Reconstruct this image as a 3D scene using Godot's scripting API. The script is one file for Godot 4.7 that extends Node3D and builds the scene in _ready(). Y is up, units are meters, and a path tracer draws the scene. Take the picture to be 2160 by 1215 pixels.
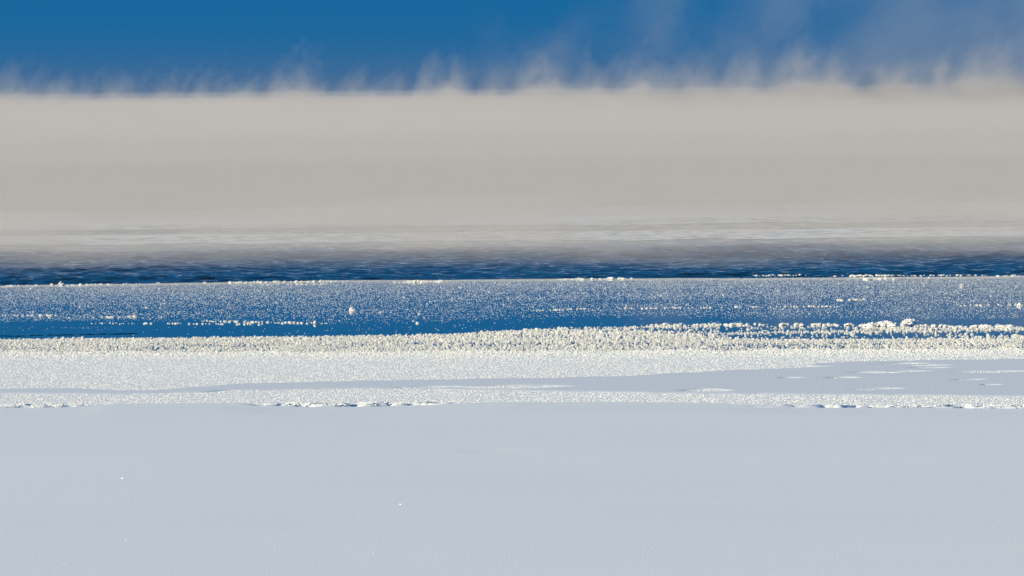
extends Node3D
# A frozen lake in low winter sun: smooth snow, crusted frost, blue ice with frost flowers, open water and steam fog.

const FOCAL := 12345.0          # focal length in pixels of the 2160 x 1215 photograph (a long lens)
const EYE := Vector3(0, 5, 0)   # metres above the ice

var cam: Camera3D
var rng := RandomNumberGenerator.new()
var names := {}
var edge_water: PackedVector2Array
var edge_sparse: PackedVector2Array
var edge_dense: PackedVector2Array
var edge_crust: PackedVector2Array
var edge_drift_far: PackedVector2Array
var edge_drift_near: PackedVector2Array
var edge_snow: PackedVector2Array
var streaks := []
var tongues := []
var n_low := FastNoiseLite.new()
var n_mid := FastNoiseLite.new()
var n_fine := FastNoiseLite.new()


func _ready() -> void:
	rng.seed = 7
	setup_view()
	setup_shapes()
	build_water()
	build_ice()
	build_snow()
	build_drift()
	build_fog()
	build_frost()
	build_ridges()
	build_crystals()


# ---------------------------------------------------------------- view, sky, sun

func setup_view() -> void:
	cam = Camera3D.new()
	cam.name = "camera"
	cam.fov = rad_to_deg(2.0 * atan(607.5 / FOCAL))
	cam.near = 1.0
	cam.far = 20000.0
	add_child(cam)
	cam.position = EYE
	cam.rotation_order = EULER_ORDER_YXZ
	cam.rotation_degrees = Vector3(-rad_to_deg(atan(412.5 / FOCAL)), 0, -0.53)
	cam.current = true

	var sky_mat := ProceduralSkyMaterial.new()
	sky_mat.sky_horizon_color = Color(0.007, 0.100, 0.250).linear_to_srgb()
	sky_mat.sky_top_color = Color(0.014, 0.102, 0.250).linear_to_srgb()
	sky_mat.sky_curve = 0.15
	sky_mat.ground_horizon_color = Color(0.10, 0.13, 0.18).linear_to_srgb()
	sky_mat.ground_bottom_color = Color(0.10, 0.13, 0.18).linear_to_srgb()
	sky_mat.sun_angle_max = 1.0
	var sky := Sky.new()
	sky.sky_material = sky_mat
	var env := Environment.new()
	env.background_mode = Environment.BG_SKY
	env.sky = sky
	env.tonemap_mode = Environment.TONE_MAPPER_LINEAR
	env.tonemap_exposure = 1.35
	env.volumetric_fog_enabled = true
	env.volumetric_fog_density = 0.0
	env.sdfgi_enabled = true
	env.ssao_enabled = true
	env.ssil_enabled = true
	var we := WorldEnvironment.new()
	we.name = "environment"
	we.environment = env
	add_child(we)

	var sun := DirectionalLight3D.new()
	sun.name = "sun"
	sun.light_color = Color(1.0, 0.90, 0.67).linear_to_srgb()
	sun.light_energy = 1.6
	sun.light_angular_distance = 0.5
	sun.shadow_enabled = true
	add_child(sun)
	var az := deg_to_rad(62.0)   # behind the camera, to its left
	var el := deg_to_rad(17.0)
	sun.look_at_from_position(Vector3.ZERO, -Vector3(-sin(az) * cos(el), sin(el), cos(az) * cos(el)), Vector3.UP)


# ---------------------------------------------------------------- helpers

func ground_at(px: float, py: float, h := 0.0) -> Vector3:
	# where the sight line of a photograph pixel meets the level h
	var d := cam.basis * Vector3((px - 1080.0) / FOCAL, -(py - 607.5) / FOCAL, -1.0)
	return EYE + d * ((h - EYE.y) / d.y)


func edge(points: Array) -> PackedVector2Array:
	var out := PackedVector2Array()
	for p in points:
		var g := ground_at(p[0], p[1])
		out.append(Vector2(g.x, g.z))
	return out


func at(e: PackedVector2Array, x: float) -> float:
	if x <= e[0].x:
		return e[0].y
	for i in range(1, e.size()):
		if x <= e[i].x:
			return lerpf(e[i - 1].y, e[i].y, smoothstep(0.0, 1.0, (x - e[i - 1].x) / (e[i].x - e[i - 1].x)) * 0.5 + 0.5 * (x - e[i - 1].x) / (e[i].x - e[i - 1].x))
	return e[e.size() - 1].y


func numbered(called: String) -> String:
	names[called] = names.get(called, -1) + 1
	return called if names[called] == 0 else "%s_%03d" % [called, names[called]]


func tag(o: Node, label: String, category: String, group := "", kind := "") -> void:
	if label: o.set_meta("label", label)
	if category: o.set_meta("category", category)
	if group: o.set_meta("group", group)
	if kind: o.set_meta("kind", kind)


func put(called: String, mesh: Mesh, mat: Material, parent: Node = self) -> MeshInstance3D:
	var o := MeshInstance3D.new()
	o.name = numbered(called) if parent == self else called
	o.mesh = mesh
	o.material_override = mat
	parent.add_child(o, true)
	return o


func noise_tex(freq: float, octaves: int, size := 1024, sd := 1) -> NoiseTexture2D:
	var n := FastNoiseLite.new()
	n.seed = sd
	n.noise_type = FastNoiseLite.TYPE_SIMPLEX_SMOOTH
	n.frequency = freq
	n.fractal_octaves = octaves
	var t := NoiseTexture2D.new()
	t.width = size
	t.height = size
	t.seamless = true
	t.noise = n
	return t


func lines(fine_from: float, fine_to: float, step: float, from: float, to: float, grow: float) -> PackedFloat32Array:
	# grid lines: even between fine_from and fine_to, widening outwards to from and to
	var before: Array[float] = []
	var s := step
	var v := fine_from
	while v > from:
		s *= grow
		v = maxf(v - s, from)
		before.append(v)
	before.reverse()
	var out := PackedFloat32Array(before)
	v = fine_from
	while v < fine_to:
		out.append(v)
		v += step
	s = step
	while v < to:
		out.append(v)
		s *= grow
		v += s
	out.append(to)
	return out


func sheet(xs: PackedFloat32Array, zs: PackedFloat32Array, height: Callable) -> ArrayMesh:
	var v := PackedVector3Array()
	v.resize(xs.size() * zs.size())
	var k := 0
	for z in zs:
		for x in xs:
			v[k] = height.call(x, z)
			k += 1
	return grid_mesh(v, xs.size(), zs.size())


func grid_mesh(v: PackedVector3Array, nx: int, nz: int) -> ArrayMesh:
	var nor := PackedVector3Array()
	nor.resize(v.size())
	for j in nz:
		for i in nx:
			var a := v[j * nx + mini(i + 1, nx - 1)] - v[j * nx + maxi(i - 1, 0)]
			var b := v[mini(j + 1, nz - 1) * nx + i] - v[maxi(j - 1, 0) * nx + i]
			nor[j * nx + i] = b.cross(a).normalized()
	var idx := PackedInt32Array()
	idx.resize((nx - 1) * (nz - 1) * 6)
	var k := 0
	for j in nz - 1:
		for i in nx - 1:
			var p := j * nx + i
			idx[k] = p; idx[k + 1] = p + 1; idx[k + 2] = p + nx
			idx[k + 3] = p + 1; idx[k + 4] = p + nx + 1; idx[k + 5] = p + nx
			k += 6
	var arr := []
	arr.resize(Mesh.ARRAY_MAX)
	arr[Mesh.ARRAY_VERTEX] = v
	arr[Mesh.ARRAY_NORMAL] = nor
	arr[Mesh.ARRAY_INDEX] = idx
	var m := ArrayMesh.new()
	m.add_surface_from_arrays(Mesh.PRIMITIVE_TRIANGLES, arr)
	return m


# ---------------------------------------------------------------- outlines of the lake's surfaces

func setup_shapes() -> void:
	n_low.seed = 11
	n_low.frequency = 0.09
	n_low.fractal_octaves = 3
	n_mid.seed = 12
	n_mid.frequency = 0.55
	n_mid.fractal_octaves = 3
	n_fine.seed = 13
	n_fine.frequency = 2.2
	n_fine.fractal_octaves = 2
	edge_water = edge([[-700, 608], [0, 603], [240, 599], [480, 596], [720, 592.5], [1000, 590.5], [1440, 587], [2160, 582], [2900, 577]])
	edge_sparse = edge([[-700, 722], [0, 716], [700, 709], [960, 705], [1060, 698], [1180, 692], [1440, 688], [2160, 691], [2900, 690]])
	edge_dense = edge([[-700, 724], [0, 717], [300, 714], [700, 711], [1000, 707], [1090, 711], [1300, 715], [1500, 716], [2160, 715], [2900, 714]])
	edge_crust = edge([[-700, 746], [0, 745], [720, 744], [1100, 743], [1440, 742], [2160, 737], [2900, 735]])
	edge_drift_far = edge([[-700, 826], [0, 822], [170, 821], [250, 826], [330, 825], [400, 819], [520, 811], [700, 807], [900, 803], [1080, 800], [1300, 796], [1450, 788], [1560, 782], [1680, 778], [1720, 768], [1800, 764], [2160, 759], [2900, 756]])
	edge_drift_near = edge([[-700, 835], [0, 833], [240, 834], [430, 830], [480, 826], [750, 822.5], [900, 823], [1000, 825], [1200, 829], [1440, 833], [1700, 835], [1900, 837], [2160, 839], [2900, 842]])
	edge_snow = edge([[-700, 869], [0, 867], [120, 866], [200, 862], [240, 857], [480, 855], [530, 858], [580, 862], [650, 864], [800, 863], [900, 860], [1000, 855.5], [1060, 854], [1300, 854], [1510, 855.5], [1580, 859], [1700, 863], [1900, 866], [2160, 868], [2900, 870]])
	# streaks of frost crust that show through the smooth drift: from x, to x, y, half height
	for s in [[1840, 1960, 770, 1.1], [1890, 2010, 774, 0.9], [1925, 2000, 779, 1.0], [1790, 1900, 788.5, 1.3], [1880, 1960, 786, 1.0], [2010, 2170, 787, 1.6], [1650, 1685, 799.5, 0.9], [1745, 1810, 800, 1.2], [2015, 2075, 804, 1.1], [2075, 2105, 815, 0.9], [1795, 1905, 823.5, 1.3], [960, 1200, 819, 2.6], [840, 980, 820, 1.3], [1440, 1540, 827, 2.2], [1500, 1750, 776.5, 1.6]]:
		var a := ground_at(s[0], s[2])
		var b := ground_at(s[1], s[2])
		var c := ground_at(s[0], s[2] + s[3])
		streaks.append([a.x, b.x, (a.z + b.z) / 2.0, c.z - a.z])
	# tongues of rough raised crust along the edge of the near snow
	for s in [[-300, 236, 861, 5.0], [476, 1012, 857, 5.5], [1508, 2600, 861.5, 5.0]]:
		var a := ground_at(s[0], s[2])
		var b := ground_at(s[1], s[2])
		var c := ground_at(s[0], s[2] + s[3])
		tongues.append([a.x, b.x, (a.z + b.z) / 2.0, c.z - a.z])


func in_tongue(x: float, z: float) -> float:
	var most := 0.0
	for t in tongues:
		var u: float = smoothstep(t[0], t[0] + 1.2, x) * (1.0 - smoothstep(t[1] - 0.9, t[1], x))
		if u > 0.0:
			most = maxf(most, u * (1.0 - smoothstep(0.55, 1.0, absf(z - t[2]) / t[3])))
	return most


func drift_thickness(x: float, z: float) -> float:
	# the smooth band of blown snow across the frost crust
	var far := at(edge_drift_far, x)
	var near := at(edge_drift_near, x)
	var w := 0.16 * n_mid.get_noise_2d(x * 2.0, z)
	var t := 0.045 * smoothstep(-0.3, 0.35, z - far + w) * (1.0 - smoothstep(-0.3, 0.3, z - near + w))
	for s in streaks:
		if x > s[0] - 0.5 and x < s[1] + 0.5 and absf(z - s[2]) < s[3] * 2.5:
			var len: float = s[1] - s[0]
			var u: float = absf((x - (s[0] + s[1]) / 2.0) / (len / 2.0))
			var v: float = (z - s[2] + 0.25 * n_mid.get_noise_2d(x * 1.5, s[2] * 9.0)) / s[3]
			t -= 0.06 * clampf(1.35 - u * u - absf(v) * 0.8, 0.0, 1.0)
	return t


func near_snow(x: float, z: float) -> float:
	# how far the near snow stands above the crust
	var e := z - at(edge_snow, x) + 0.12 * n_mid.get_noise_2d(x * 1.3, z * 1.3 + 40.0)
	return 0.05 * smoothstep(-0.5, 0.5, e) + 0.03 * smoothstep(0.5, 4.0, e)


func crust_level(x: float, z: float) -> float:
	var e := z - at(edge_crust, x)
	var h := -0.05 + 0.064 * smoothstep(-1.6, 0.5, e + 1.1 * n_mid.get_noise_2d(x, z) + 0.5 * n_fine.get_noise_2d(x, z))
	h += 0.004 * n_low.get_noise_2d(x, z)
	var t := in_tongue(x, z)
	if t > 0.0:
		var hollow := smoothstep(0.02, 0.2, n_fine.get_noise_2d(x * 1.3 + 7.0, z * 0.5)) * (0.35 + 0.65 * smoothstep(-0.25, 0.15, n_mid.get_noise_2d(x * 0.6, 3.0)))
		h += t * (0.030 - 0.12 * hollow)
	return h


# ---------------------------------------------------------------- materials

func snow_material(color: Color, rough := 0.85) -> StandardMaterial3D:
	var m := StandardMaterial3D.new()
	m.albedo_color = color.linear_to_srgb()
	m.roughness = rough
	m.metallic_specular = 0.25
	return m


# ---------------------------------------------------------------- water and ice

func build_water() -> void:
	var w1 := FastNoiseLite.new()
	w1.seed = 21
	w1.frequency = 0.55
	w1.fractal_octaves = 3
	var w2 := FastNoiseLite.new()
	w2.seed = 22
	w2.frequency = 0.045
	w2.fractal_octaves = 2
	var w3 := FastNoiseLite.new()
	w3.seed = 23
	w3.frequency = 1.3
	w3.fractal_octaves = 1
	var xs := lines(-19.0, 19.0, 0.14, -2500.0, 2500.0, 1.25)
	var zs := lines(-236.0, -150.0, 0.13, -9500.0, -60.0, 1.06)
	var m := sheet(xs, zs, func(x: float, z: float) -> Vector3:
		var calm := smoothstep(1.0, 7.0, at(edge_water, x) - z)
		var gust := 0.5 + 0.5 * smoothstep(-0.25, 0.25, w2.get_noise_2d(x * 0.6, z * 1.6))
		var fade := 1.0 - smoothstep(-186.0, -204.0, z) * 0.72
		var chop := 0.055 * w1.get_noise_2d(x * 1.1, z * 2.1) + 0.08 * w3.get_noise_2d(x * 0.75, z)
		return Vector3(x, -0.13 + calm * gust * fade * chop, z))
	var mat := StandardMaterial3D.new()
	mat.albedo_color = Color(0.002, 0.011, 0.027).linear_to_srgb()
	mat.roughness = 0.02
	mat.metallic_specular = 0.35
	var o := put("water", m, mat)
	tag(o, "dark blue rippled open water beyond the ice edge, steaming", "water", "", "structure")


func build_ice() -> void:
	# one sheet with a real edge: a top at 0 and a skirt down to below the water
	var xs := lines(-19.0, 19.0, 0.25, -900.0, 900.0, 1.3)
	var v := PackedVector3Array()
	var rows := 40
	for j in rows + 2:
		for x in xs:
			var e := at(edge_water, x) + 0.9 * n_low.get_noise_2d(x * 1.2, 5.0) + 0.25 * n_mid.get_noise_2d(x, 9.0)
			if j < 2:
				v.append(Vector3(x, -0.2 if j == 0 else -0.012, e - 0.03))
			else:
				v.append(Vector3(x, 0.0, lerpf(e, -70.0, float(j - 2) / (rows - 1))))
	var m := grid_mesh(v, xs.size(), rows + 2)
	var mat := StandardMaterial3D.new()
	mat.albedo_color = Color(0.008, 0.045, 0.085).linear_to_srgb()
	mat.roughness = 0.03
	mat.metallic_specular = 0.35
	var o := put("ice_sheet", m, mat)
	tag(o, "clear dark blue lake ice between the frost crust and the water", "ice", "", "structure")
	# thin dark crack along the bare ice beside the crust
	var st := SurfaceTool.new()
	st.begin(Mesh.PRIMITIVE_TRIANGLES)
	var line := []
	for k in 40:
		var px := -80.0 + 370.0 * k / 39.0
		line.append([px, 709.0 - 0.021 * px + 1.3 * n_mid.get_noise_2d(px * 0.05, 1.0)])
	for k in 39:
		var half := 0.55 + 0.7 * n_mid.get_noise_2d(k * 0.9, 77.0)
		if half < 0.25:
			continue
		var a := ground_at(line[k][0], line[k][1] - half, 0.004)
		var b := ground_at(line[k + 1][0], line[k + 1][1] - half, 0.004)
		var c := ground_at(line[k][0], line[k][1] + half, 0.004)
		var d := ground_at(line[k + 1][0], line[k + 1][1] + half, 0.004)
		for p in [a, b, c, b, d, c]:
			st.add_vertex(p)
	st.generate_normals()
	var cm := StandardMaterial3D.new()
	cm.albedo_color = Color(0.002, 0.008, 0.022).linear_to_srgb()
	cm.roughness = 0.9
	cm.metallic_specular = 0.05
	var crack := put("crack", st.commit(), cm, o)
	crack.set_meta("label", "thin dark wet crack in the bare blue ice")
	# two low sheets of snow-dusted new ice far out on the water, dim in the fog
	for s in [[-900, 3200, 508, 488.5, "wide sheet of snow-dusted new ice between two dark leads in the fog"], [-900, 2900, 476, 436, "farther sheet of snow-dusted new ice behind the narrow dark lead"], [-900, 2900, 428, 352, "farthest sheet of snow-dusted new ice, faint in the fog"]]:
		var pts := PackedVector3Array()
		for j in 6:
			for i in 240:
				var px := lerpf(s[0], s[1], i / 239.0)
				var tilt := -0.0095 * (px - 1080.0)
				var wob := 2.4 * n_low.get_noise_2d(px * 0.03, s[2]) + 0.8 * n_mid.get_noise_2d(px * 0.03, s[2])
				var t: float = [0.0, 0.02, 0.5, 0.98, 1.0, 1.0][j]
				pts.append(ground_at(px, lerpf(s[2], s[3], 1.0 - t) + tilt + wob * (1.5 if t > 0.5 else 0.7), -0.35 if j == 5 else -0.122))
		var sh := put("new_ice", grid_mesh(pts, 240, 6), snow_material(Color(0.82, 0.83, 0.84)))
		tag(sh, s[4], "ice", "", "structure")


# ---------------------------------------------------------------- snow

func build_snow() -> void:
	var xs := lines(-14.0, 14.0, 0.11, -900.0, 900.0, 1.25)
	var dip := ground_at(1030, 967)
	var zs := lines(-119.0, -88.0, 0.085, -127.0, 60.0, 1.02)
	var m := sheet(xs, zs, func(x: float, z: float) -> Vector3:
		var h := crust_level(x, z) + near_snow(x, z)
		var e := smoothstep(-93.0, -80.0, z)
		h += e * 0.03 * n_low.get_noise_2d(x * 0.35, z * 0.6)
		h -= 0.012 * exp(-pow((x - dip.x) / 0.45, 2.0) - pow((z - dip.z) / 0.3, 2.0))
		return Vector3(x, h, z))
	var mat := snow_material(Color(0.82, 0.83, 0.84))
	mat.heightmap_enabled = true
	mat.heightmap_texture = noise_tex(0.06, 5, 1024, 31)
	mat.heightmap_scale = 0.25
	mat.uv1_triplanar = true
	mat.uv1_world_triplanar = true
	mat.uv1_scale = Vector3(0.5, 0.5, 0.5)
	var o := put("snow_field", m, mat)
	tag(o, "smooth pale snow covering the near lake ice", "snow", "", "structure")


func build_drift() -> void:
	var xs := lines(-14.0, 14.0, 0.09, -60.0, 60.0, 1.3)
	var zs := lines(-112.0, -94.0, 0.075, -113.0, -93.5, 1.5)
	var m := sheet(xs, zs, func(x: float, z: float) -> Vector3:
		var t := drift_thickness(x, z)
		return Vector3(x, -0.012 + t + 0.004 * n_low.get_noise_2d(x, z), z))
	var mat := snow_material(Color.WHITE, 0.6)      # thin glazed snow, mottled where the ice shows through
	var mottle := noise_tex(0.02, 5, 1024, 35)
	var ramp := Gradient.new()
	ramp.set_color(0, Color(0.72, 0.745, 0.785).linear_to_srgb())
	ramp.set_color(1, Color(0.78, 0.80, 0.825).linear_to_srgb())
	mottle.color_ramp = ramp
	mat.albedo_texture = mottle
	mat.heightmap_enabled = true
	mat.heightmap_texture = noise_tex(0.05, 4, 512, 33)
	mat.heightmap_scale = 0.25
	mat.uv1_triplanar = true
	mat.uv1_world_triplanar = true
	mat.uv1_scale = Vector3(0.6, 0.6, 0.6)
	var o := put("snow_drift", m, mat)
	tag(o, "smooth glazed bluish band of thin snow across the frost crust", "snow", "", "structure")


# ---------------------------------------------------------------- frost

func lump(sd: int, rings: int, sides: int, rough: float, spikes: int) -> ArrayMesh:
	# a knobbly tuft of frost, about one unit wide, standing on its base
	var r := RandomNumberGenerator.new()
	r.seed = sd
	var st := SurfaceTool.new()
	st.begin(Mesh.PRIMITIVE_TRIANGLES)
	var p := []
	for j in rings + 1:
		var row := []
		for i in sides:
			var lat := lerpf(-0.45, PI / 2.0, float(j) / rings)
			var lon := TAU * (i + 0.5 * (j % 2)) / sides
			var k := 0.5 * (1.0 + rough * r.randf_range(-1.0, 1.0))
			row.append(Vector3(cos(lat) * cos(lon) * k, (sin(lat) + 0.3) * k * 0.85, cos(lat) * sin(lon) * k))
		if j == rings:
			for i in sides:
				row[i] = row[0]
		p.append(row)
	for j in rings:
		for i in sides:
			var a: Vector3 = p[j][i]
			var b: Vector3 = p[j][(i + 1) % sides]
			var c: Vector3 = p[j + 1][i]
			var d: Vector3 = p[j + 1][(i + 1) % sides]
			for q in [a, c, b, b, c, d]:
				st.add_vertex(q)
	for k in spikes:
		var lon := r.randf() * TAU
		var lat := r.randf_range(0.1, 1.4)
		var out := Vector3(cos(lat) * cos(lon), sin(lat), cos(lat) * sin(lon))
		var side := out.cross(Vector3(r.randf() - 0.5, r.randf() - 0.5, r.randf() - 0.5)).normalized() * 0.08
		var from := out * 0.32 + Vector3(0, 0.1, 0)
		var tip := out * r.randf_range(0.58, 0.8) + Vector3(0, 0.12, 0)
		var mid := from.lerp(tip, 0.6)
		for q in [from, mid + side, mid - side, mid - side, mid + side, tip]:
			st.add_vertex(q)
	return st.commit()


func scatter(called: String, label: String, mesh: Mesh, mat: Material, spots: Array) -> void:
	if spots.is_empty():
		return
	var mm := MultiMesh.new()
	mm.transform_format = MultiMesh.TRANSFORM_3D
	mm.mesh = mesh
	mm.instance_count = spots.size()
	for i in spots.size():
		mm.set_instance_transform(i, spots[i])
	var o := MultiMeshInstance3D.new()
	o.name = numbered(called)
	o.multimesh = mm
	o.material_override = mat
	add_child(o)
	tag(o, label, "frost", "", "stuff")


func spot(x: float, y: float, z: float, w: float, h: float) -> Transform3D:
	var b := Basis(Vector3.UP, rng.randf() * TAU) * Basis(Vector3.RIGHT, rng.randf_range(-0.25, 0.25))
	return Transform3D(b.scaled(Vector3(w, h, w)), Vector3(x, y, z))


func build_frost() -> void:
	var white := snow_material(Color(0.84, 0.83, 0.80), 0.8)
	white.backlight_enabled = true
	white.backlight = Color(0.3, 0.3, 0.3)
	var thin := snow_material(Color(0.72, 0.74, 0.76), 0.6)   # thin clear crystals, more glass than snow
	thin.backlight_enabled = true
	thin.backlight = Color(0.4, 0.4, 0.4)
	var coarse_kinds := []
	for k in 5:
		coarse_kinds.append(lump(100 + k, 5, 9, 0.5, 20))
	var fine_kinds := []
	for k in 4:
		fine_kinds.append(lump(200 + k, 3, 6, 0.4, 4))
	var clump_density := FastNoiseLite.new()
	clump_density.seed = 41
	clump_density.frequency = 0.22
	clump_density.fractal_octaves = 3
	var coarse := [[], [], [], [], []]
	var fine := [[], [], [], []]
	var small := [[], [], [], []]
	var solo := []

	# coarse frost at the far side of the crust, on bare ice
	for k in 100000:
		var x := rng.randf_range(-15.0, 15.0)
		var zs := at(edge_sparse, x)
		var z := rng.randf_range(zs - 0.4, at(edge_crust, x) + 4.5)
		var zd := at(edge_dense, x)
		var zc := at(edge_crust, x)
		var gap := clump_density.get_noise_2d(x * 0.8, z * 1.4)
		var keep := 0.0
		if z < zd:
			keep = 0.08 + 0.3 * (1.0 - smoothstep(2.5, 6.0, x)) + 0.7 * gap + 0.2 * smoothstep(zd - 1.5, zd, z)
			keep = maxf(keep, 0.05)
			keep *= smoothstep(zs - 0.4, zs + 0.5, z)
		else:
			var into := (z - zd) / (zc - zd)
			keep = 0.9 - smoothstep(0.2, 0.45, into) * (1.0 - smoothstep(0.75, 1.05, into)) * (0.20 + 0.35 * smoothstep(-0.05, 0.3, gap + 0.5 * n_fine.get_noise_2d(x * 0.6, z * 0.5)))
		var past := smoothstep(0.0, 4.5, z - zc)
		keep *= 1.0 - past
		if rng.randf() > keep:
			continue
		var w := (1.0 - 0.45 * past) * rng.randf_range(0.017, 0.036) * (1.0 + 0.6 * float(rng.randf() < 0.12)) * (1.25 if z < zd else 1.0)
		var t := spot(x, maxf(0.0, crust_level(x, z)) - 0.004, z, w, w * rng.randf_range(0.65, 1.0))
		if z < zd - 0.3 and absf(x) < 11.5 and w > 0.031 and solo.size() < 230 and x > -2.0:
			solo.append([t, x, z])
		else:
			coarse[rng.randi() % 5].append(t)

	# fine frost over the crust, buried where smooth snow lies
	for k in 230000:
		var x := rng.randf_range(-14.5, 14.5)
		var z := rng.randf_range(-117.0, -90.0)
		var c := crust_level(x, z)
		if c < -0.02:
			continue
		var top := maxf(c + near_snow(x, z), -0.012 + drift_thickness(x, z))
		if top - c > 0.022:
			continue
		var t := in_tongue(x, z)
		var big := maxf(t, 1.0 - smoothstep(0.0, 4.5, z - at(edge_crust, x)))
		if rng.randf() < 0.35 * big:
			continue
		var w := rng.randf_range(0.015, 0.03) * (1.0 + 0.3 * big)
		fine[rng.randi() % 4].append(spot(x, maxf(c, 0.0) - 0.004, z, w, w * rng.randf_range(0.48, 0.82)))

	# small frost flowers on the blue ice
	for k in 160000:
		var x := rng.randf_range(-19.0, 19.0)
		var z := rng.randf_range(-158.0, -122.0)
		var zw := at(edge_water, x)
		var zn := at(edge_sparse, x)
		if z < zw + 0.15 or z > zn:
			continue
		var u := (z - zw) / (zn - zw)          # 0 at the water, 1 at the crust
		var patch := clump_density.get_noise_2d(x * 0.35 + 50.0, z * 0.9)
		var left := 1.0 - smoothstep(-9.0, 2.0, x)
		var keep := 1.0 - 0.55 * smoothstep(0.15, 0.75, u) - 0.55 * smoothstep(0.72 - 0.08 * left, 0.95 - 0.12 * left, u) + 0.35 * patch
		keep = maxf(keep, 0.015)
		if rng.randf() > keep:
			continue
		var w := rng.randf_range(0.009, 0.020)
		if rng.randf() < 0.008:
			w *= rng.randf_range(1.6, 2.8)
		small[rng.randi() % 4].append(spot(x, -0.002, z, w, w * rng.randf_range(0.6, 1.0)))

	for k in 5:
		scatter("coarse_frost", "thick knobbly white frost crowded along the far side of the crust", coarse_kinds[k], white, coarse[k])
	for k in 4:
		scatter("fine_frost", "fine grainy white frost covering the crust", fine_kinds[k], white, fine[k])
		scatter("ice_frost", "countless tiny frost flowers sprinkled over the blue ice", fine_kinds[k], thin, small[k])
	for s in solo:
		var o := put("frost_flower", coarse_kinds[rng.randi() % 5], white)
		o.transform = s[0]
		var size: String = ["small", "medium-sized", "big"][0 if s[0].basis.x.length() < 0.037 else 1 if s[0].basis.x.length() < 0.048 else 2]
		var into: float = (s[2] - at(edge_sparse, s[1])) / (at(edge_dense, s[1]) - at(edge_sparse, s[1]))
		var where: String = "just below the frost ridge" if into < 0.3 else "midway between frost ridge and white crust" if into < 0.7 else "right beside the white crust"
		tag(o, "%s white frost flower on blue ice %s" % [size, where], "frost flower", "frost flowers on bare blue ice")


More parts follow.
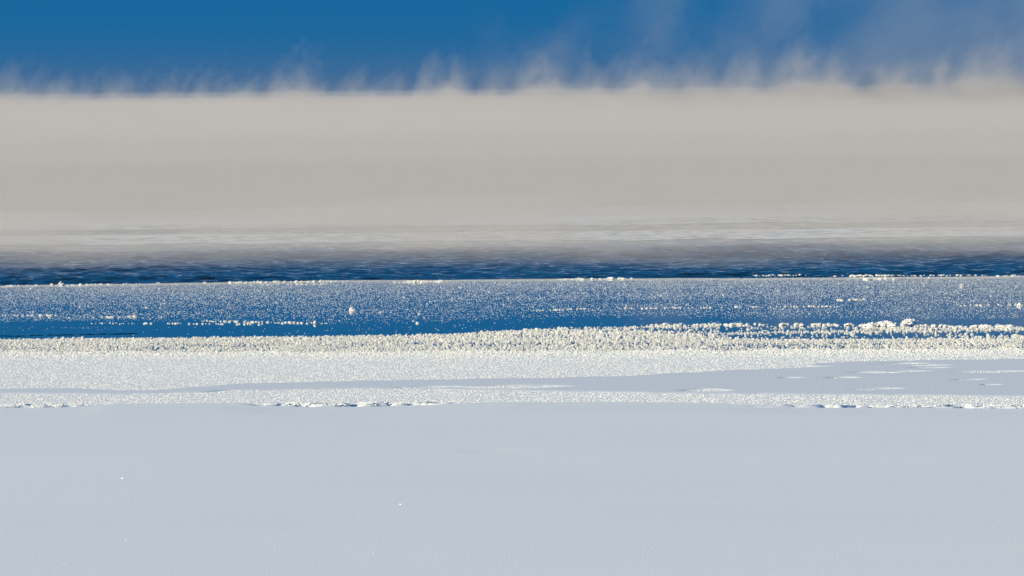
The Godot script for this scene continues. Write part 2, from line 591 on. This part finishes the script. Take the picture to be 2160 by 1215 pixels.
func build_ridges() -> void:
	var white := snow_material(Color(0.91, 0.89, 0.85), 0.8)
	white.backlight_enabled = true
	white.backlight = Color(0.2, 0.2, 0.2)
	var kinds := []
	for k in 6:
		kinds.append(lump(300 + k, 6, 10, 0.45, 26))
	# from x, y to x, y, tallest lump in metres, fill, label
	var rows := [
		[1350, 687, 1620, 685, 0.10, 1.0, "low white frost ridge joining the crust to the taller ridge"],
		[1488, 687, 1560, 685, 0.15, 1.3, "short knobbly frost ridge hump beside the blue ice"],
		[1640, 687, 1800, 686, 0.14, 1.3, "long knobbly white frost ridge next to the tallest ridge"],
		[1815, 688, 1930, 686, 0.24, 1.8, "tallest cream frost ridge standing above the blue ice"],
		[1930, 688, 2330, 692, 0.11, 1.2, "low white frost ridge tapering away from the tallest ridge"],
		[180, 682, 560, 684, 0.06, 0.6, "broken line of white frost lumps near bare blue ice"],
		[420, 677, 690, 683, 0.07, 0.9, "thin white frost line ending in a bigger lump"],
		[0, 665, 120, 666, 0.06, 0.7, "short white frost line beside a bare blue patch"],
		[90, 671, 300, 668, 0.07, 0.5, "scattered row of frost lumps above the broken line"],
		[1120, 656, 1200, 653, 0.05, 0.9, "short frost streak at the start of the long crack line"],
		[1180, 652, 1530, 649, 0.05, 0.6, "dotted frost line along a crack across blue ice"],
		[1540, 648, 1780, 646, 0.05, 0.7, "finely dotted frost line continuing the crack"],
		[1760, 634, 1830, 631, 0.06, 0.9, "short bright frost streak alone on speckled ice"],
		[2020, 645, 2250, 642, 0.07, 0.5, "loose row of frost lumps ending in a tall lump"],
		[0, 603, 240, 600, 0.09, 0.6, "white frost rim with two peaks at the water's edge"],
		[240, 599, 460, 596, 0.05, 0.25, "thin broken frost rim at the water's edge"],
		[470, 597, 740, 593, 0.08, 0.9, "thick double frost rim along the water's edge"],
		[500, 602, 700, 599, 0.05, 0.8, "second frost row just behind the thick rim"],
		[830, 596, 945, 594, 0.12, 1.5, "stout white frost rim hump at the water's edge"],
		[1170, 590, 1340, 588, 0.09, 1.1, "long low frost rim with a rounded hump at the water"],
		[1590, 582, 1700, 581, 0.09, 0.8, "row of separate frost lumps on the outermost ice"],
		[1750, 583, 2085, 581, 0.09, 0.9, "long broken frost rim on the outermost ice"],
		[1820, 590, 1890, 588, 0.09, 0.9, "small frost pile just inside the outermost rim"],
		[2085, 583, 2300, 579, 0.07, 0.6, "loose frost lumps past the long outermost rim"],
	]
	for r in rows:
		var a := ground_at(r[0], r[1])
		var b := ground_at(r[2], r[3])
		var root := Node3D.new()
		root.name = numbered("frost_ridge")
		add_child(root)
		root.position = (a + b) / 2.0
		tag(root, r[6], "frost ridge", "frost ridges on the ice")
		var length := a.distance_to(b)
		var n := int(length / (0.055 + 0.25 * r[4]) * r[5] * 1.6)
		var hump := FastNoiseLite.new()
		hump.seed = int(r[0] + r[1] * 3)
		hump.frequency = 0.9
		for k in n:
			var t := rng.randf()
			var p := a.lerp(b, t) - root.position
			var size: float = 0.85 * r[4] * (0.45 + 0.55 * clampf(0.5 + 1.1 * hump.get_noise_1d(t * length), 0.0, 1.0)) * rng.randf_range(0.35, 1.0)
			size *= smoothstep(0.0, 0.06, t) * (1.0 - smoothstep(0.94, 1.0, t)) * 0.6 + 0.4
			p.z += rng.randfn(0.0, 0.10 + r[4])
			p.y = -size * 0.05
			var o := put("frost_lump", kinds[rng.randi() % 6], white, root)
			o.transform = Transform3D(Basis(Vector3.UP, rng.randf() * TAU).scaled(Vector3(size * rng.randf_range(1.1, 1.7), size, size * rng.randf_range(1.0, 1.4))), p)
	# single lumps that stand out on the blue ice
	for s in [[742, 655, 0.13, "lone squarish frost lump standing on speckled blue ice"], [128, 599.5, 0.11, "pointed frost peak on the rim beside the open water"], [665, 683, 0.1, "round frost lump at the end of the thin line"], [2028, 603, 0.09, "upright frost lump alone on pale speckled ice"], [2150, 645, 0.11, "tall frost lump closing the loose row"], [880, 682, 0.06, "small frost lump at the margin of bare blue ice"]]:
		var o := Node3D.new()
		o.name = numbered("frost_flower")
		add_child(o)
		o.position = ground_at(s[0], s[1])
		tag(o, s[3], "frost flower", "frost flowers on bare blue ice")
		for k in 4:
			var c := put("frost_lump", kinds[rng.randi() % 6], white, o)
			var q: float = s[2] * (0.95 if k == 0 else rng.randf_range(0.35, 0.55))
			c.transform = Transform3D(Basis(Vector3.UP, rng.randf() * TAU).scaled(Vector3(q * 0.8, q, q * 0.8)), Vector3(0 if k == 0 else rng.randf_range(-0.5, 0.5) * s[2], -0.004, rng.randf_range(0.0, 0.08)))


func build_crystals() -> void:
	# loose crystals on the snow that glint where a face meets the sun
	var st := SurfaceTool.new()
	st.begin(Mesh.PRIMITIVE_TRIANGLES)
	for f in [[Vector3(-0.5, 0, 0), Vector3(0, 1, 0.1), Vector3(0.5, 0, 0)], [Vector3(0, 0, -0.5), Vector3(0.1, 0.9, 0), Vector3(0, 0, 0.5)]]:
		for q in f:
			st.add_vertex(q)
	var m := snow_material(Color(0.93, 0.93, 0.93), 0.15)
	m.metallic_specular = 0.7
	var spots := []
	for k in 3000:
		var z := -rng.randf_range(55.0, 100.0)
		var x := rng.randf_range(-11.0, 11.0)
		var y := maxf(crust_level(x, z) + near_snow(x, z) + smoothstep(-93.0, -80.0, z) * 0.03 * n_low.get_noise_2d(x * 0.35, z * 0.6), -0.012 + drift_thickness(x, z))
		var s := rng.randf_range(0.004, 0.009)
		spots.append(spot(x, y - 0.001, z, s, s))
	scatter("snow_crystals", "loose glinting ice crystals lying on the smooth snow", st.commit(), m, spots)


# ---------------------------------------------------------------- steam fog

func fog_mat(density: float) -> FogMaterial:
	var f := FogMaterial.new()
	f.density = density
	f.albedo = Color(0.985, 0.93, 0.91).linear_to_srgb()
	return f


func fog_box(parent: Node, called: String, z_near: float, z_far: float, top: float, half: float, density: float) -> void:
	var f := FogVolume.new()
	f.name = called
	f.shape = RenderingServer.FOG_VOLUME_SHAPE_BOX
	f.size = Vector3(half * 2.0, top + 0.6, z_near - z_far)
	f.material = fog_mat(density)
	parent.add_child(f, true)
	f.position = Vector3(0, (top - 0.6) / 2.0, (z_near + z_far) / 2.0)


func build_fog() -> void:
	var root := Node3D.new()
	root.name = "steam_fog"
	add_child(root)
	tag(root, "pale bank of steam fog with ragged wisps over the open water", "fog", "", "stuff")
	# the deep bank: thin and low over the nearest water, thicker and higher behind
	for f in [[-172.0, -201.0, 0.55, 120.0, 0.022], [-180.0, -1500.0, 0.35, 420.0, 0.006], [-192.0, -1510.0, 0.9, 423.0, 0.009], [-217.0, -1520.0, 1.7, 426.0, 0.012], [-238.0, -1530.0, 2.6, 429.0, 0.014], [-256.0, -800.0, 3.5, 432.0, 0.011], [-268.0, -680.0, 4.05, 300.0, 0.008], [-275.0, -640.0, 4.45, 280.0, 0.005], [-282.0, -620.0, 4.8, 260.0, 0.002], [-290.0, -610.0, 5.2, 250.0, 0.0007]]:
		fog_box(root, "fog_layer", f[0], f[1], f[2], f[3], f[4])
	wisps(root)
	low_steam(root)


func wisps(root: Node) -> void:
	# ragged plumes along the top of the bank: nested shells of one turbulent field
	var n := FastNoiseLite.new()
	n.seed = 51
	n.frequency = 0.42
	n.fractal_octaves = 4
	n.fractal_gain = 0.5
	n.domain_warp_enabled = true
	n.domain_warp_amplitude = 1.6
	n.domain_warp_frequency = 0.35
	var big := FastNoiseLite.new()
	big.seed = 52
	big.frequency = 0.11
	big.fractal_octaves = 3
	# plumes: photograph x, how far they rise above the eye's level in metres, half width
	var plumes := []
	for p in [[20, 1.3, 1.4], [120, 0.7, 0.9], [230, 0.3, 1.0], [400, 0.7, 1.8], [520, 0.7, 1.0], [630, 1.7, 1.8], [760, 0.7, 1.0], [930, 1.9, 1.2], [1030, 1.2, 0.8], [1150, 2.5, 1.5], [1260, 1.3, 1.0], [1360, 2.4, 1.5], [1480, 1.4, 1.2], [1560, 1.7, 1.2], [1700, 3.0, 1.6], [1760, 2.8, 1.1], [1900, 2.0, 2.0], [2080, 3.6, 2.6], [-300, 1.6, 2.5], [2400, 2.4, 2.5]]:
		var g: float = (p[0] - 1080.0) / FOCAL * 415.0
		plumes.append([g, p[1], p[2]])
	var x0 := -60.0
	var y0 := 3.4
	var z0 := -436.0
	var cell := Vector3(0.34, 0.30, 1.2)
	var nx := 353
	var ny := 27
	var nz := 32
	var field := PackedFloat32Array()
	field.resize(nx * ny * nz)
	var top := PackedFloat32Array()
	var lean := PackedFloat32Array()
	for i in nx:
		lean.append(0.35 + 0.5 * big.get_noise_2d((x0 + i * cell.x) * 0.25, 900.0))
	var k := 0
	for c in nz:
		var z := z0 + c * cell.z
		top.resize(nx)
		for i in nx:
			var x := x0 + i * cell.x
			var t := 5.5 + 1.2 * big.get_noise_2d(x, z * 2.0)
			var add := 0.0
			for p in plumes:
				var u: float = (x - p[0] - 2.0 * big.get_noise_2d(p[0] * 9.0, z * 3.0)) / p[2]
				if absf(u) < 2.5:
					add = maxf(add, 0.8 * p[1] * exp(-u * u))
			top[i] = t + add
		for j in ny:
			var y := y0 + j * cell.y
			for i in nx:
				var x := x0 + i * cell.x
				var inside := i > 0 and j > 0 and c > 0 and i < nx - 1 and j < ny - 1 and c < nz - 1
				field[k] = (n.get_noise_3d(x * 1.1 - lean[i] * y, y * 0.62, z * 0.55) + 0.19 * clampf(top[i] - y, -9.0, 1.0) + 0.55 * smoothstep(0.5, 1.7, 5.7 - y + 0.42 * (top[i] - 5.5))) if inside else -1.0
				k += 1
	for lv in [[0.08, 0.007], [0.22, 0.009], [0.38, 0.014], [0.56, 0.03]]:
		var m := nets(field, nx, ny, nz, lv[0], Vector3(x0, y0, z0), cell)
		put("wisp", m, fog_mat(lv[1]), root)
	# thin high haze where the plumes drift apart, denser towards the right
	n.seed = 55
	n.frequency = 0.13
	cell = Vector3(0.9, 0.7, 1.8)
	nx = 90
	ny = 26
	nz = 24
	x0 = -16.0
	y0 = 4.2
	z0 = -450.0
	field.resize(nx * ny * nz)
	k = 0
	for c in nz:
		for j in ny:
			for i in nx:
				var q := Vector3(x0 + i * cell.x, y0 + j * cell.y, z0 + c * cell.z)
				var inside := i > 0 and j > 0 and c > 0 and i < nx - 1 and j < ny - 1 and c < nz - 1
				var ends := minf(minf(smoothstep(0.0, 5.0, i), smoothstep(nx - 1.0, nx - 6.0, i)), minf(smoothstep(0.0, 4.0, c), smoothstep(nz - 1.0, nz - 5.0, c)))
				ends = minf(ends, smoothstep(ny - 1.0, ny - 5.0, j))
				field[k] = (n.get_noise_3d(q.x - 0.4 * q.y, q.y * 0.75, q.z * 0.6) + 0.018 * (q.x - 13.0) - 0.045 * (q.y - 9.0) - 0.10 * maxf(0.0, q.y - 12.5) - 1.2 * (1.0 - ends)) if inside else -3.0
				k += 1
	for lv in [[0.0, 0.003], [0.18, 0.004]]:
		put("haze", nets(field, nx, ny, nz, lv[0], Vector3(x0, y0, z0), cell), fog_mat(lv[1]), root)


func low_steam(root: Node) -> void:
	# shallow drifting steam over the nearest open water
	var n := FastNoiseLite.new()
	n.seed = 61
	n.frequency = 0.16
	n.fractal_octaves = 4
	var x0 := -40.0
	var y0 := -0.3
	var z0 := -262.0
	var cell := Vector3(0.6, 0.12, 0.8)
	var nx := 134
	var ny := 14
	var nz := 122
	var field := PackedFloat32Array()
	field.resize(nx * ny * nz)
	var k := 0
	for c in nz:
		var z := z0 + c * cell.z
		var rise := smoothstep(-166.0, -200.0, z)
		for j in ny:
			var y := y0 + j * cell.y
			for i in nx:
				var x := x0 + i * cell.x
				var inside := i > 0 and j > 0 and c > 0 and i < nx - 1 and j < ny - 1 and c < nz - 1
				field[k] = (n.get_noise_3d(x * 0.55, y * 1.8, z * 0.8) - 0.45 + 0.6 * rise + 0.35 * (0.25 - y)) if inside else -1.0
				k += 1
	for lv in [[0.02, 0.015], [0.15, 0.03]]:
		put("steam", nets(field, nx, ny, nz, lv[0], Vector3(x0, y0, z0), cell), fog_mat(lv[1]), root)


func nets(f: PackedFloat32Array, nx: int, ny: int, nz: int, iso: float, origin: Vector3, cell: Vector3) -> ArrayMesh:
	# surface nets: one vertex in each cell the surface crosses, one quad round each crossed edge
	var at_cell := PackedInt32Array()
	at_cell.resize(nx * ny * nz)
	at_cell.fill(-1)
	var v := PackedVector3Array()
	var idx := PackedInt32Array()
	var sy := nx
	var sz := nx * ny
	var off := [0, 1, sy, sy + 1, sz, sz + 1, sz + sy, sz + sy + 1]
	var where := [Vector3(0, 0, 0), Vector3(1, 0, 0), Vector3(0, 1, 0), Vector3(1, 1, 0), Vector3(0, 0, 1), Vector3(1, 0, 1), Vector3(0, 1, 1), Vector3(1, 1, 1)]
	var pairs := [[0, 1], [2, 3], [4, 5], [6, 7], [0, 2], [1, 3], [4, 6], [5, 7], [0, 4], [1, 5], [2, 6], [3, 7]]
	for c in nz - 1:
		for b in ny - 1:
			for a in nx - 1:
				var p := a + b * sy + c * sz
				var s := f[p] > iso
				if s == (f[p + 1] > iso) and s == (f[p + sy] > iso) and s == (f[p + sy + 1] > iso) and s == (f[p + sz] > iso) and s == (f[p + sz + 1] > iso) and s == (f[p + sz + sy] > iso) and s == (f[p + sz + sy + 1] > iso):
					continue
				var sum := Vector3.ZERO
				var n := 0
				for e in pairs:
					var g0: float = f[p + off[e[0]]] - iso
					var g1: float = f[p + off[e[1]]] - iso
					if (g0 > 0.0) != (g1 > 0.0):
						sum += (where[e[0]] as Vector3).lerp(where[e[1]], g0 / (g0 - g1))
						n += 1
				at_cell[p] = v.size()
				v.append(origin + (Vector3(a, b, c) + sum / n) * cell)
	for c in nz - 1:
		for b in ny - 1:
			for a in nx - 1:
				var p := a + b * sy + c * sz
				var s := f[p] > iso
				if b > 0 and c > 0 and s != (f[p + 1] > iso):
					quad(idx, at_cell[p], at_cell[p - sy], at_cell[p - sy - sz], at_cell[p - sz], s)
				if a > 0 and c > 0 and s != (f[p + sy] > iso):
					quad(idx, at_cell[p], at_cell[p - sz], at_cell[p - sz - 1], at_cell[p - 1], s)
				if a > 0 and b > 0 and s != (f[p + sz] > iso):
					quad(idx, at_cell[p], at_cell[p - 1], at_cell[p - 1 - sy], at_cell[p - sy], s)
	var arr := []
	arr.resize(Mesh.ARRAY_MAX)
	arr[Mesh.ARRAY_VERTEX] = v
	arr[Mesh.ARRAY_INDEX] = idx
	var m := ArrayMesh.new()
	m.add_surface_from_arrays(Mesh.PRIMITIVE_TRIANGLES, arr)
	return m


func quad(idx: PackedInt32Array, a: int, b: int, c: int, d: int, turn: bool) -> void:
	if not turn:
		idx.append_array(PackedInt32Array([a, b, c, a, c, d]))
	else:
		idx.append_array(PackedInt32Array([a, c, b, a, d, c]))
